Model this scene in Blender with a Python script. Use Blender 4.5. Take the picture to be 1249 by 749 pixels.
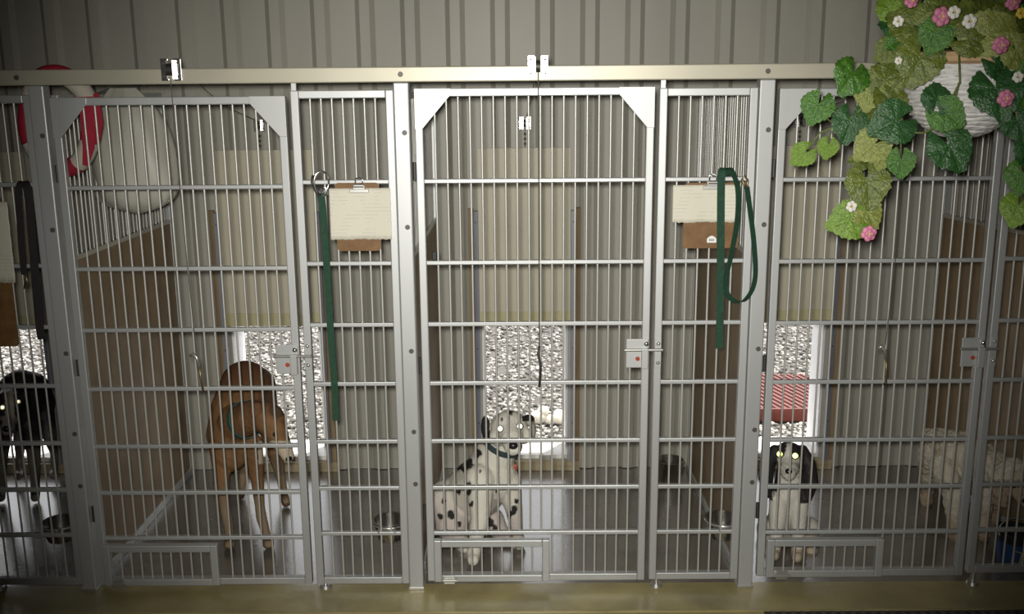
import bpy, bmesh, math, random
import numpy as np
from mathutils import Vector, Matrix, Euler
random.seed(7)
SC = bpy.context.scene
for o in list(bpy.data.objects): bpy.data.objects.remove(o)
COL = SC.collection

# ------------------------------------------------------------------ camera
# world: X right along the kennel fronts, Y into the kennels (front frame at Y=0), Z up; metres
CP = Vector((0.3893, -3.4308, 1.8309)); YAW, PITCH, ROLL, FPX = -0.007316, -0.217809, -0.008639, 1218.18
FW = Vector((math.sin(YAW)*math.cos(PITCH), math.cos(YAW)*math.cos(PITCH), math.sin(PITCH)))
_r = Vector((math.cos(YAW), -math.sin(YAW), 0)); _u = _r.cross(FW)
RT = _r*math.cos(ROLL) + _u*math.sin(ROLL); UP = -_r*math.sin(ROLL) + _u*math.cos(ROLL)
cam = bpy.data.objects.new('camera', bpy.data.cameras.new('camera')); COL.objects.link(cam)
m = Matrix((RT, UP, -FW)).transposed().to_4x4(); m.translation = CP; cam.matrix_world = m
cam.data.sensor_width = 36; cam.data.lens = FPX*36/1249; cam.data.clip_start = .02
SC.camera = cam
def at(x, y, Y):                       # pixel -> point at depth Y (depth taken from what the thing touches)
    d = FW*FPX + RT*(x-624.5) - UP*(y-374.5)
    return CP + d*((Y-CP.y)/d.y)
def pix(q):
    d = Vector(q)-CP; z = d.dot(FW)
    return 624.5+FPX*d.dot(RT)/z, 374.5-FPX*d.dot(UP)/z

# ------------------------------------------------------------------ light
w = bpy.data.worlds.new('sky'); SC.world = w; w.use_nodes = True
nt = w.node_tree; sky = nt.nodes.new('ShaderNodeTexSky'); sky.sky_type = 'NISHITA'; sky.sun_disc = False
sky.sun_elevation = math.radians(62); sky.sun_rotation = math.radians(75); sky.dust_density = 2.0
bg = nt.nodes['Background']; bg.inputs[1].default_value = .34
hs = nt.nodes.new('ShaderNodeHueSaturation'); hs.inputs['Saturation'].default_value = .06      # hazy pale sky
nt.links.new(sky.outputs[0], hs.inputs['Color']); nt.links.new(hs.outputs[0], bg.inputs[0])
sun = bpy.data.objects.new('sun', bpy.data.lights.new('sun', 'SUN')); COL.objects.link(sun)
sun.data.energy = 5.5; sun.data.angle = .01; sun.data.color = (1, .96, .9)
sun.rotation_euler = (-Vector((.28, .40, 1.75))).to_track_quat('-Z', 'Y').to_euler(); sun.location = (3, 4, 6)
fl = bpy.data.objects.new('camera_flash', bpy.data.lights.new('camera_flash', 'SPOT')); COL.objects.link(fl)
fl.data.energy = 530; fl.data.spot_size = math.radians(67); fl.data.spot_blend = 1.0; fl.data.shadow_soft_size = .045
fl.data.color = (1, .965, .90)
fl.location = CP + RT*-.035 + UP*.05
_t = at(640, 320, 0); fl.rotation_euler = (_t-fl.location).to_track_quat('-Z', 'Y').to_euler()
vs = SC.view_settings; vs.view_transform = 'Standard'; vs.look = 'None'; vs.gamma = 1; vs.use_curve_mapping = False
vs.exposure = 0.0

# ------------------------------------------------------------------ materials
def mat(name, c, rough=.5, metal=0., var=.0, scale=8., bump=0., bscale=60., c2=None, spec=.5, stretch=None, sub=0):
    M = bpy.data.materials.new(name); M.use_nodes = True; n = M.node_tree.nodes; l = M.node_tree.links
    b = n['Principled BSDF']; b.inputs['Base Color'].default_value = (*c, 1); b.inputs['Roughness'].default_value = rough
    b.inputs['Metallic'].default_value = metal; b.inputs['Specular IOR Level'].default_value = spec
    tc = n.new('ShaderNodeTexCoord'); mp = n.new('ShaderNodeMapping'); l.new(tc.outputs['Object'], mp.inputs[0])
    if stretch: mp.inputs['Scale'].default_value = stretch
    if var or c2:
        t = n.new('ShaderNodeTexNoise'); t.inputs['Scale'].default_value = scale; t.inputs['Detail'].default_value = 6
        l.new(mp.outputs[0], t.inputs[0])
        r = n.new('ShaderNodeValToRGB'); l.new(t.outputs[0], r.inputs[0])
        a = c2 if c2 else tuple(x*(1-var) for x in c); q = c if c2 else tuple(min(1, x*(1+var)) for x in c)
        r.color_ramp.elements[0].color = (*a, 1); r.color_ramp.elements[1].color = (*q, 1)
        r.color_ramp.elements[0].position = .32; r.color_ramp.elements[1].position = .68
        l.new(r.outputs[0], b.inputs['Base Color'])
    if bump:
        t = n.new('ShaderNodeTexNoise'); t.inputs['Scale'].default_value = bscale; t.inputs['Detail'].default_value = 4
        l.new(mp.outputs[0], t.inputs[0]); bp = n.new('ShaderNodeBump'); bp.inputs['Strength'].default_value = bump
        bp.inputs['Distance'].default_value = .01; l.new(t.outputs[0], bp.inputs['Height']); l.new(bp.outputs[0], b.inputs['Normal'])
    return M
def vcmat(name, rough=.8, bump=.4, bscale=90, spec=.3, sheen=.0):
    M = mat(name, (.5, .5, .5), rough, bump=bump, bscale=bscale, spec=spec); n = M.node_tree.nodes
    a = n.new('ShaderNodeVertexColor'); a.layer_name = 'coat'
    M.node_tree.links.new(a.outputs[0], n['Principled BSDF'].inputs['Base Color']); return M
MT = dict(
 alu=mat('satin_aluminium', (.50, .515, .51), .50, .6, var=.08, scale=6, stretch=(1, 1, .15)),
 alu_rod=mat('bright_rod', (.56, .56, .52), .45, .5),
 beam=mat('beige_beam', (.44, .42, .33), .45, .3, var=.06, scale=4),
 chrome=mat('bright_zinc', (.72, .72, .71), .24, 1.),
 zinc=mat('dull_zinc', (.55, .55, .52), .35, .8),
 dark=mat('dark_metal', (.07, .065, .06), .5, .6),
 bolt=mat('bolt_grey', (.10, .095, .085), .5, .3),
 steel=mat('stainless', (.55, .54, .52), .22, 1.),
 wall=mat('painted_sheet', (.345, .333, .285), .5, .0, var=.10, scale=2.5, stretch=(1, 1, .25), spec=.5),
 backing=mat('wall_core', (.5, .48, .42), .8),
 jamb=mat('white_jamb', (.85, .86, .88), .5),
 wood=mat('raw_wood', (.27, .20, .11), .7, c2=(.19, .13, .07), scale=9, stretch=(6, 6, .6)),
 woodh=mat('sill_wood', (.34, .29, .18), .7, c2=(.25, .20, .12), scale=9, stretch=(.6, 6, 6)),
 door=mat('tan_door', (.50, .47, .36), .55, var=.05, scale=3),
 strip=mat('olive_strip', (.46, .43, .25), .6, var=.08, scale=4),
 track=mat('blue_grey_track', (.22, .235, .27), .5, .2),
 part=mat('brown_board', (.235, .17, .10), .55, var=.14, scale=7, bump=.15, bscale=150),
 kfloor=mat('sealed_concrete', (.18, .165, .145), .24, c2=(.125, .112, .096), scale=5, bump=.05, bscale=40, spec=1.),
 afloor=mat('aisle_concrete', (.42, .36, .16), .38, c2=(.25, .21, .10), scale=4.5, bump=.15, bscale=60),
 drain=mat('drain_grate', (.05, .05, .045), .5, .5),
 gravel=mat('gravel_ground', (.12, .11, .10), .9, var=.3, scale=40),
 apron=mat('pale_concrete', (.8, .79, .76), .9, var=.05),
 ceil=mat('ceiling', (.35, .33, .3), .9), shell=mat('room_wall', (.35, .34, .3), .9),
 cork=mat('hardboard', (.21, .11, .035), .6, c2=(.14, .07, .02), scale=30),
 sticker=mat('white_sticker', (.8, .8, .78), .5),
 black=mat('black_webbing', (.018, .015, .014), .7, bump=.3, bscale=200),
 green=mat('green_webbing', (.010, .052, .027), .75, var=.2, scale=60, bump=.4, bscale=250),
 teal=mat('teal_collar', (.02, .09, .08), .6), navy=mat('dark_collar', (.03, .05, .055), .6),
 brass=mat('brass', (.30, .24, .12), .45, .9), redtag=mat('red_tag', (.35, .06, .03), .35),
 cord=mat('dark_cord', (.10, .09, .075), .8), redw=mat('red_fabric', (.30, .008, .025), .75, var=.15, scale=20),
 whitef=mat('white_fabric', (.45, .42, .35), .85, bump=.3, bscale=60),
 sack=mat('white_sack', (.42, .41, .35), .5, var=.22, scale=5, bump=.5, bscale=9, stretch=(1, 1, .3)),
 bluep=mat('blue_plastic', (.02, .05, .16), .4), yellow=mat('yellow_print', (.45, .38, .03), .5), blackp=mat('black_plastic', (.015, .015, .017), .35),
 wick=mat('white_wicker', (.66, .65, .63), .7, var=.18, scale=30, bump=.6, bscale=60, stretch=(1, 1, 5)),
 rim=mat('basket_rim', (.45, .30, .16), .7, var=.2, scale=20), soil=mat('moss', (.10, .09, .03), .95),
 stem=mat('vine_stem', (.10, .13, .035), .6),
 pink=mat('pink_petal', (.50, .17, .27), .6, var=.2, scale=40), whitep=mat('white_petal', (.62, .61, .56), .6), fcen=mat('flower_centre', (.6, .42, .05), .6),
 redroof=mat('red_slat', (.15, .028, .018), .35, var=.15, scale=20), glintb=mat('sun_glint_board', (.50, .36, .31), .7), bone=mat('rawhide', (.72, .68, .60), .7, var=.1, scale=20),
 nose=mat('nose', (.012, .010, .010), .3), pinknose=mat('pink_nose', (.25, .12, .10), .4),
)
def eye_mat(name, c):                  # shiny reflecting layer of an animal's eye, thrown back at the flash
    return mat(name, c, .16, 1.)
MT['eye_y'] = eye_mat('eyeshine_yellow', (1., .92, .55)); MT['eye_w'] = eye_mat('eyeshine_white', (1., .97, .82)); MT['eye_g'] = eye_mat('eyeshine_green', (.85, 1., .25))
MT['eye_r'] = mat('dark_red_eye', (.10, .008, .01), .15)
def leaf_mat(name, c, c2):
    M = mat(name, tuple(x*.85 for x in c), .33, c2=tuple(x*.7 for x in c2), scale=9, bump=.5, bscale=22, spec=.6)
    n = M.node_tree.nodes; l = M.node_tree.links; b = n['Principled BSDF']
    b.inputs['Transmission Weight'].default_value = 0; return M
LEAF = [leaf_mat('leaf_green', (.085, .22, .025), (.035, .12, .015)), leaf_mat('leaf_olive', (.17, .21, .035), (.085, .125, .025)),
        leaf_mat('leaf_dark', (.04, .13, .035), (.02, .075, .02)), leaf_mat('leaf_lime', (.20, .33, .035), (.12, .23, .025)), leaf_mat('leaf_yellowish', (.30, .34, .08), (.19, .24, .05))]
# paper with faint ruled lines
def paper_mat():
    M = mat('paper', (.66, .64, .53), .8); n = M.node_tree.nodes; l = M.node_tree.links
    tc = n.new('ShaderNodeTexCoord'); sp = n.new('ShaderNodeSeparateXYZ'); l.new(tc.outputs['Object'], sp.inputs[0])
    wv = n.new('ShaderNodeMath'); wv.operation = 'MULTIPLY'; wv.inputs[1].default_value = 80; l.new(sp.outputs[2], wv.inputs[0])
    fr = n.new('ShaderNodeMath'); fr.operation = 'FRACT'; l.new(wv.outputs[0], fr.inputs[0])
    lt = n.new('ShaderNodeMath'); lt.operation = 'LESS_THAN'; lt.inputs[1].default_value = .12; l.new(fr.outputs[0], lt.inputs[0])
    ns = n.new('ShaderNodeTexNoise'); ns.inputs['Scale'].default_value = 18; l.new(tc.outputs['Object'], ns.inputs[0])
    g = n.new('ShaderNodeMath'); g.operation = 'GREATER_THAN'; g.inputs[1].default_value = .52; l.new(ns.outputs[0], g.inputs[0])
    mu = n.new('ShaderNodeMath'); mu.operation = 'MULTIPLY'; l.new(lt.outputs[0], mu.inputs[0]); l.new(g.outputs[0], mu.inputs[1])
    mx = n.new('ShaderNodeMix'); mx.data_type = 'RGBA'; mx.inputs[6].default_value = (.66, .64, .53, 1); mx.inputs[7].default_value = (.50, .49, .43, 1)
    l.new(mu.outputs[0], mx.inputs[0]); l.new(mx.outputs[2], n['Principled BSDF'].inputs['Base Color']); return M
MT['paper'] = paper_mat()
for k_, w_ in (('kfloor', .9), ('afloor', .25)):      # wet sealed concrete
    b_ = MT[k_].node_tree.nodes['Principled BSDF'].inputs; b_['Coat Weight'].default_value = w_; b_['Coat Roughness'].default_value = .22; b_['Coat IOR'].default_value = 1.75

# ------------------------------------------------------------------ mesh helpers
class MB:
    def __init__(s): s.v = []; s.f = []; s.m = []
    def add(s, v, f):
        k = len(s.v); s.v += [Vector(p) for p in v]; s.f += [tuple(i+k for i in q) for q in f]; return s
    def box(s, x0, x1, y0, y1, z0, z1):
        return s.add([(x, y, z) for x in (x0, x1) for y in (y0, y1) for z in (z0, z1)],
                     [(0, 1, 3, 2), (4, 6, 7, 5), (0, 4, 5, 1), (2, 3, 7, 6), (0, 2, 6, 4), (1, 5, 7, 3)])
    def cyl(s, a, b, r, r2=None, n=10, cap=True):
        a, b = Vector(a), Vector(b); d = (b-a).normalized(); r2 = r if r2 is None else r2
        u = d.orthogonal().normalized(); v = d.cross(u)
        k = len(s.v)
        for p, q in ((a, r), (b, r2)):
            for i in range(n):
                t = 2*math.pi*i/n; s.v.append(p+u*q*math.cos(t)+v*q*math.sin(t))
        for i in range(n): j = (i+1) % n; s.f.append((k+i, k+j, k+n+j, k+n+i))
        if cap: s.f.append(tuple(k+n-1-i for i in range(n))); s.f.append(tuple(k+n+i for i in range(n)))
        return s
    def ball(s, c, r, n=12, h=8, rot=None):
        c = Vector(c); r = (r, r, r) if not hasattr(r, '__len__') else r; k = len(s.v)
        vs = [(0, 0, 1)] + [(math.sin(math.pi*i/h)*math.cos(2*math.pi*j/n), math.sin(math.pi*i/h)*math.sin(2*math.pi*j/n), math.cos(math.pi*i/h)) for i in range(1, h) for j in range(n)] + [(0, 0, -1)]
        for p in vs:
            q = Vector((p[0]*r[0], p[1]*r[1], p[2]*r[2]))
            if rot is not None: q = rot @ q
            s.v.append(c+q)
        for j in range(n):
            s.f.append((k, k+1+j, k+1+(j+1) % n))
            for i in range(h-2): a = k+1+i*n; s.f.append((a+j, a+n+j, a+n+(j+1) % n, a+(j+1) % n))
            a = k+1+(h-2)*n; s.f.append((a+j, k+1+(h-1)*n, a+(j+1) % n))
        return s
    def tube(s, pts, r, n=8):
        pts = [Vector(p) for p in pts]; rr = r if hasattr(r, '__len__') else [r]*len(pts); k = len(s.v); u = None
        for i, p in enumerate(pts):
            d = (pts[min(i+1, len(pts)-1)]-pts[max(i-1, 0)]).normalized()
            u = d.orthogonal().normalized() if u is None else (u-d*u.dot(d)).normalized(); v = d.cross(u)
            for j in range(n): t = 2*math.pi*j/n; s.v.append(p+(u*math.cos(t)+v*math.sin(t))*rr[i])
        for i in range(len(pts)-1):
            for j in range(n): a = k+i*n; b = (j+1) % n; s.f.append((a+j, a+b, a+n+b, a+n+j))
        s.f.append(tuple(k+n-1-j for j in range(n))); a = k+(len(pts)-1)*n; s.f.append(tuple(a+j for j in range(n)))
        return s
    def lathe(s, c, prof, n=28):         # prof: (radius, z) from outside bottom round to the inside
        c = Vector(c); k = len(s.v); m = len(prof)
        for i in range(n):
            t = 2*math.pi*i/n
            for r, z in prof: s.v.append(c+Vector((r*math.cos(t), r*math.sin(t), z)))
        for i in range(n):
            j = (i+1) % n
            for q in range(m-1): s.f.append((k+i*m+q, k+j*m+q, k+j*m+q+1, k+i*m+q+1))
        return s
    def ribbon(s, pts, wdir, width, th):   # strap: pts centre line, wdir one direction or one per point
        pts = [Vector(p) for p in pts]; N = len(pts); k = len(s.v)
        for i, p in enumerate(pts):
            d = (pts[min(i+1, N-1)]-pts[max(i-1, 0)]).normalized()
            wv = Vector(wdir[i] if isinstance(wdir, list) else wdir); wv = (wv-d*wv.dot(d)).normalized(); nn = d.cross(wv)
            ww = width[i] if isinstance(width, list) else width
            for a, b in ((-1, -1), (1, -1), (1, 1), (-1, 1)): s.v.append(p+wv*a*ww/2+nn*b*th/2)
        for i in range(N-1):
            a = k+i*4
            for j in range(4): b = (j+1) % 4; s.f.append((a+j, a+b, a+4+b, a+4+j))
        s.f.append((k+3, k+2, k+1, k)); a = k+(N-1)*4; s.f.append((a, a+1, a+2, a+3)); return s
    def mesh(s, name, mt, org=(0, 0, 0), smooth=False):
        me = bpy.data.meshes.new(name); o = Vector(org)
        me.from_pydata([tuple(p-o) for p in s.v], [], s.f); me.update()
        bm = bmesh.new(); bm.from_mesh(me); bmesh.ops.recalc_face_normals(bm, faces=bm.faces); bm.to_mesh(me); bm.free()
        me.materials.append(MT[mt] if isinstance(mt, str) else mt)
        if smooth: me.shade_smooth()
        return me
    def part(s, name, mt, parent, smooth=False, bevel=0, label=None):
        o = bpy.data.objects.new(name, s.mesh(name, mt, wloc(parent), smooth)); COL.objects.link(o); o.parent = parent
        fin(o, smooth, bevel)
        if label: o['label'] = label
        return o
    def top(s, name, mt, loc, smooth=False, bevel=0):
        o = bpy.data.objects.new(name, s.mesh(name, mt, loc, smooth)); COL.objects.link(o); o.location = loc; fin(o, smooth, bevel); return o
def fin(o, smooth, bevel):
    if bevel:
        b = o.modifiers.new('bevel', 'BEVEL'); b.width = bevel; b.segments = 2; b.limit_method = 'ANGLE'; b.angle_limit = .6
    if smooth == 'auto':
        o.data.shade_smooth(); o.data.set_sharp_from_angle(angle=.7)
def wloc(o):
    p = Vector((0, 0, 0))
    while o is not None: p = p+o.location; o = o.parent
    return p
def thing(name, loc, label, cat, group=None):
    o = bpy.data.objects.new(name, None); COL.objects.link(o); o.location = loc; o.empty_display_size = .1
    return tag(o, label, cat, group)
def tag(o, label, cat, group=None):
    o['label'] = label; o['category'] = cat
    if group: o['group'] = group
    return o
def struct(o, label=None):
    o['kind'] = 'structure'
    if label: o['label'] = label
    return o
def inst(name, me, parent, loc):         # shared-mesh part at a world place
    o = bpy.data.objects.new(name, me); COL.objects.link(o); o.parent = parent; o.location = Vector(loc)-wloc(parent); return o
ROD = {}
def rod(parent, x, y, z0, z1, r=.0037, name='rod'):
    k = (round(z1-z0, 4), r)
    if k not in ROD: ROD[k] = MB().cyl((0, 0, 0), (0, 0, z1-z0), r, n=8, cap=False).mesh('rod', 'alu_rod', smooth=True)
    return inst(name, ROD[k], parent, (x, y, z0))
BOLT = MB().cyl((0, 0, 0), (0, -.004, 0), .009, .008, n=10).mesh('bolt', 'bolt', smooth=False)

# ------------------------------------------------------------------ structure
XL, XR, YB, YF, ZC = -3.6, 4.2, 1.19, -5.2, 3.0
struct(MB().box(XL, XR, YF, .02, -.1, 0).top('floor', 'afloor', (0, 0, 0)))
struct(MB().box(XL, XR, .02, YB+.16, -.1, 0).top('floor_kennel', 'kfloor', (0, 0, 0)))
struct(MB().box(XL, XR, YF, YB+.16, ZC, ZC+.1).top('ceiling', 'ceil', (0, 0, ZC)))
struct(MB().box(XL-.1, XL, YF, YB+.16, -.1, ZC).top('wall_left', 'shell', (XL, 0, 0)))
struct(MB().box(XR, XR+.1, YF, YB+.16, -.1, ZC).top('wall_right', 'shell', (XR, 0, 0)))
struct(MB().box(XL, XR, YF-.1, YF, -.1, ZC).top('wall_front', 'shell', (0, YF, 0)))
# door openings in the back wall: (x0, x1), z 0.07 .. 0.73
OP = [(-2.29, -1.875), (-.98, -.56), (.215, .618), (1.44, 1.842)]; OZ0, OZ1 = .07, .735
cuts = [XL] + [x for a in OP for x in a] + [XR]
core = MB()
for i in range(0, len(cuts), 2): core.box(cuts[i], cuts[i+1], YB+.005, YB+.15, 0, ZC)
for a, b in OP: core.box(a, b, YB+.005, YB+.15, OZ1, ZC); core.box(a, b, YB+.005, YB+.15, -.1, OZ0-.019)
wb = struct(core.top('wall_back', 'backing', (0, YB, 0)))
# ribbed sheets: main ribs every 0.2004 m, faint pencil ribs between
def prof(x0, x1):
    P = []; k0 = math.floor((x0+1.691)/.2004)-1; k1 = math.ceil((x1+1.691)/.2004)+1
    for k in range(k0, k1+1):
        c = -1.691+.2004*k
        P += [(c-.044, 0), (c-.022, -.019), (c+.022, -.019), (c+.044, 0)]
    P = sorted(P)
    def h(x):
        for (a, ha), (b, hb) in zip(P, P[1:]):
            if a <= x <= b: return ha+(hb-ha)*(x-a)/max(b-a, 1e-9)
        return 0
    return [(x0, h(x0))] + [p for p in P if x0+1e-4 < p[0] < x1-1e-4] + [(x1, h(x1))]
x = XL
k = 0
edges = [XL] + [-1.691+.2004*(4*j)-.1 for j in range(-1, 8) if XL < -1.691+.2004*4*j-.1 < XR] + [XR]
for x0, x1 in zip(edges, edges[1:]):
    mb = MB()
    bounds = sorted(set([x0, x1] + [q for a in OP for q in a if x0 < q < x1]))
    for a, b in zip(bounds, bounds[1:]):
        inop = any(o[0]-1e-6 <= a and b <= o[1]+1e-6 for o in OP)
        for z0, z1 in (((OZ1, ZC), (0, OZ0)) if inop else ((0.004, ZC),)):
            P = prof(a, b); kk = len(mb.v)
            for px, ph in P: mb.v += [Vector((px, YB+ph, z0)), Vector((px, YB+ph, z1))]
            for i in range(len(P)-1): q = kk+2*i; mb.f.append((q, q+2, q+3, q+1))
    mb.part('wall_sheet', 'wall', wb)
# ------------------------------------------------------------------ outdoors
struct(MB().box(-9, 9, YB+.15, YB+.62, -.2, -.075).top('apron', 'apron', (0, YB+.4, -.2)), 'pale sunlit concrete strip outside the dog doors')
struct(MB().box(-9, 9, YB+.62, 12, -.2, -.10).top('ground', 'gravel', (0, 5, -.2)))
def gravel():
    rs = np.random.RandomState(3)
    bm = bmesh.new(); bmesh.ops.create_icosphere(bm, subdivisions=1, radius=1); bm.verts.ensure_lookup_table()
    bv = np.array([v.co[:] for v in bm.verts]); bf = np.array([[v.index for v in f.verts] for f in bm.faces]); bm.free()
    n = 48000; nv = len(bv)
    Y = YB+.64 + 4.6*rs.rand(n)**1.25; X = .39+(Y+3.43)*(rs.rand(n)*1.56-.74)
    keep = ~((X > 1.28) & (X < 2.27) & (Y > 2.08) & (Y < 2.87)); X, Y = X[keep], Y[keep]; n = len(X)
    r = .008+.010*rs.rand(n); sc = r[:, None]*(1+.35*(rs.rand(n, 3)-.5)); sc[:, 2] *= .75
    a = rs.rand(n)*6.283; V = bv[None]*(1+.22*(rs.rand(n, nv, 1)-.5))*sc[:, None, :]
    ca, sa = np.cos(a)[:, None], np.sin(a)[:, None]
    V = np.stack([V[..., 0]*ca-V[..., 1]*sa, V[..., 0]*sa+V[..., 1]*ca, V[..., 2]], -1)
    V += np.stack([X, Y, -.100+.012*rs.rand(n)], -1)[:, None, :]
    F = (bf[None]+(np.arange(n)*nv)[:, None, None]).reshape(-1, 3)
    me = bpy.data.meshes.new('gravel_stones'); me.vertices.add(n*nv); me.vertices.foreach_set('co', V.reshape(-1))
    me.loops.add(F.size); me.loops.foreach_set('vertex_index', F.reshape(-1)); me.polygons.add(len(F))
    me.polygons.foreach_set('loop_start', np.arange(len(F))*3)
    at_ = me.color_attributes.new('coat', 'FLOAT_COLOR', 'POINT'); c = .10+.55*rs.rand(n, 1)**1.3; c = np.concatenate([c*1.0, c*.965, c*.90, np.ones((n, 1))], 1)
    at_.data.foreach_set('color', np.repeat(c, nv, 0).reshape(-1).astype(np.float32))
    me.update(); me.validate(); me.materials.append(vcmat('gravel_stone', .85, .2)); o = bpy.data.objects.new('gravel_stones', me); COL.objects.link(o)
    o['kind'] = 'stuff'; tag(o, 'sunlit loose pale gravel outside the dog doors', 'gravel')
gravel()

# ------------------------------------------------------------------ dog door frames and raised sliding doors
DN = ['behind the black dog at far left', 'above the brown dog', 'above the spotted dog', 'above the black and white spaniel']
for i, (a, b) in enumerate(OP):
    d = bpy.data.objects.new('door_%d' % (i+1), None); COL.objects.link(d); d.location = ((a+b)/2, YB, 0); struct(d, 'low dog doorway through the ribbed back wall')
    for x0, x1 in ((a-.002, a+.008), (b-.008, b+.002)): MB().box(x0, x1, YB-.004, YB+.17, OZ0, OZ1).part('jamb', 'jamb', d)
    MB().box(a, b, YB-.004, YB+.17, OZ1-.008, OZ1).part('head', 'jamb', d)
    MB().box(a, b, YB-.01, YB+.16, OZ0-.02, OZ0).part('sill', 'apron', d)
    MB().box(a-.045, b+.06, YB-.045, YB-.027, .0, .05).part('kick_board', 'woodh', d, bevel=.003)
    for s, e in ((-1, a), (1, b)):
        MB().box(*sorted((e+s*.012, e+s*.034)), YB-.058, YB-.027, .05, 1.272).part('track', 'track', d, bevel=.002)
        MB().box(*sorted((e+s*.034, e+s*.058)), YB-.050, YB-.027, .05, 1.283).part('track_board', 'wood', d, bevel=.002)
        for z in (.25, .62, 1.22): inst('screw', BOLT, d, (e+s*.023, YB-.058, z)).scale = (.45, .6, .45)
    t = thing('sliding_dog_door', ((a+b)/2, YB-.04, .735), 'raised tan sliding dog door on the back wall ' + DN[i], 'door', 'sliding dog doors')
    MB().box(a-.012, b+.012, YB-.047, YB-.035, .795, 1.557).part('door_panel', 'door', t, bevel=.002)
    MB().box(a-.012, b+.012, YB-.050, YB-.032, .735, .797).part('bottom_strip', 'strip', t, bevel=.002)

# ------------------------------------------------------------------ trench drain in the aisle
dr = thing('trench_drain', (2.2, -.27, 0), 'dark slotted trench drain in the aisle floor', 'drain')
MB().box(1.25, XR-.1, -.345, -.195, 0, .0015).part('channel', 'drain', dr)
for s in (-.347, -.197): MB().box(XL+.1, XR-.1, s, s+.008, 0, .006).part('edge_strip', 'afloor', dr)
SL = MB().box(-.008, .008, -.068, .068, 0, .005).mesh('grate_bar', 'bolt')
for j in range(62): inst('grate_bar', SL, dr, (1.28+.035*j, -.271, .0015))

# ------------------------------------------------------------------ kennel front: posts, beam, gates, panels
bm_ = thing('top_beam', (.4, 0, 1.845), 'long beige square beam across the tops of all kennel gates', 'beam')
MB().box(-2.6, 3.4, -.026, .026, 1.846, 1.897).part('tube', 'beam', bm_, bevel=.004)
for x in (-1.28, .0, 1.22, 2.45): inst('bolt', BOLT, bm_, (x+.0, -.026, 1.872))
PX = [-2.45, -1.222, .0, 1.222, 2.43]
for i, x in enumerate(PX[1:4]):
    p = thing('kennel_post', (x, 0, 0), ['square aluminium post between black dog and brown dog kennels', 'square aluminium post left of the spotted dog gate', 'square aluminium post left of the spaniel gate'][i], 'post', 'kennel posts')
    MB().box(x-.026, x+.026, -.026, .026, .006, 1.8455).part('tube', 'alu', p, bevel=.004)
    MB().box(x-.029, x+.029, -.029, .029, 0, .012).part('foot_plate', 'zinc', p, bevel=.002)
    for z in (1.68, 1.36, .92, .62, .42): inst('bolt', BOLT, p, (x+.008, -.026, z))
BARS = [1.515, 1.232, 1.012, .795, .577, .397, .218]
def leaf_frame(t, x0, x1, z0, z1, tw, dz=0, y=0.):
    MB().box(x0, x0+tw, y-.013, y+.013, z0, z1).part('stile', 'alu', t, bevel=.003)
    MB().box(x1-tw, x1, y-.013, y+.013, z0, z1).part('stile', 'alu', t, bevel=.003)
    MB().box(x0+tw, x1-tw, y-.013, y+.013, z1-tw, z1).part('rail', 'alu', t, bevel=.003)
    MB().box(x0+tw, x1-tw, y-.013, y+.013, z0, z0+tw).part('rail', 'alu', t, bevel=.003)
    for z in BARS: MB().box(x0+tw-.002, x1-tw+.002, y-.009, y+.009, z+dz-.0075, z+dz+.0075).part('crossbar', 'alu', t, bevel=.003)
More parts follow.
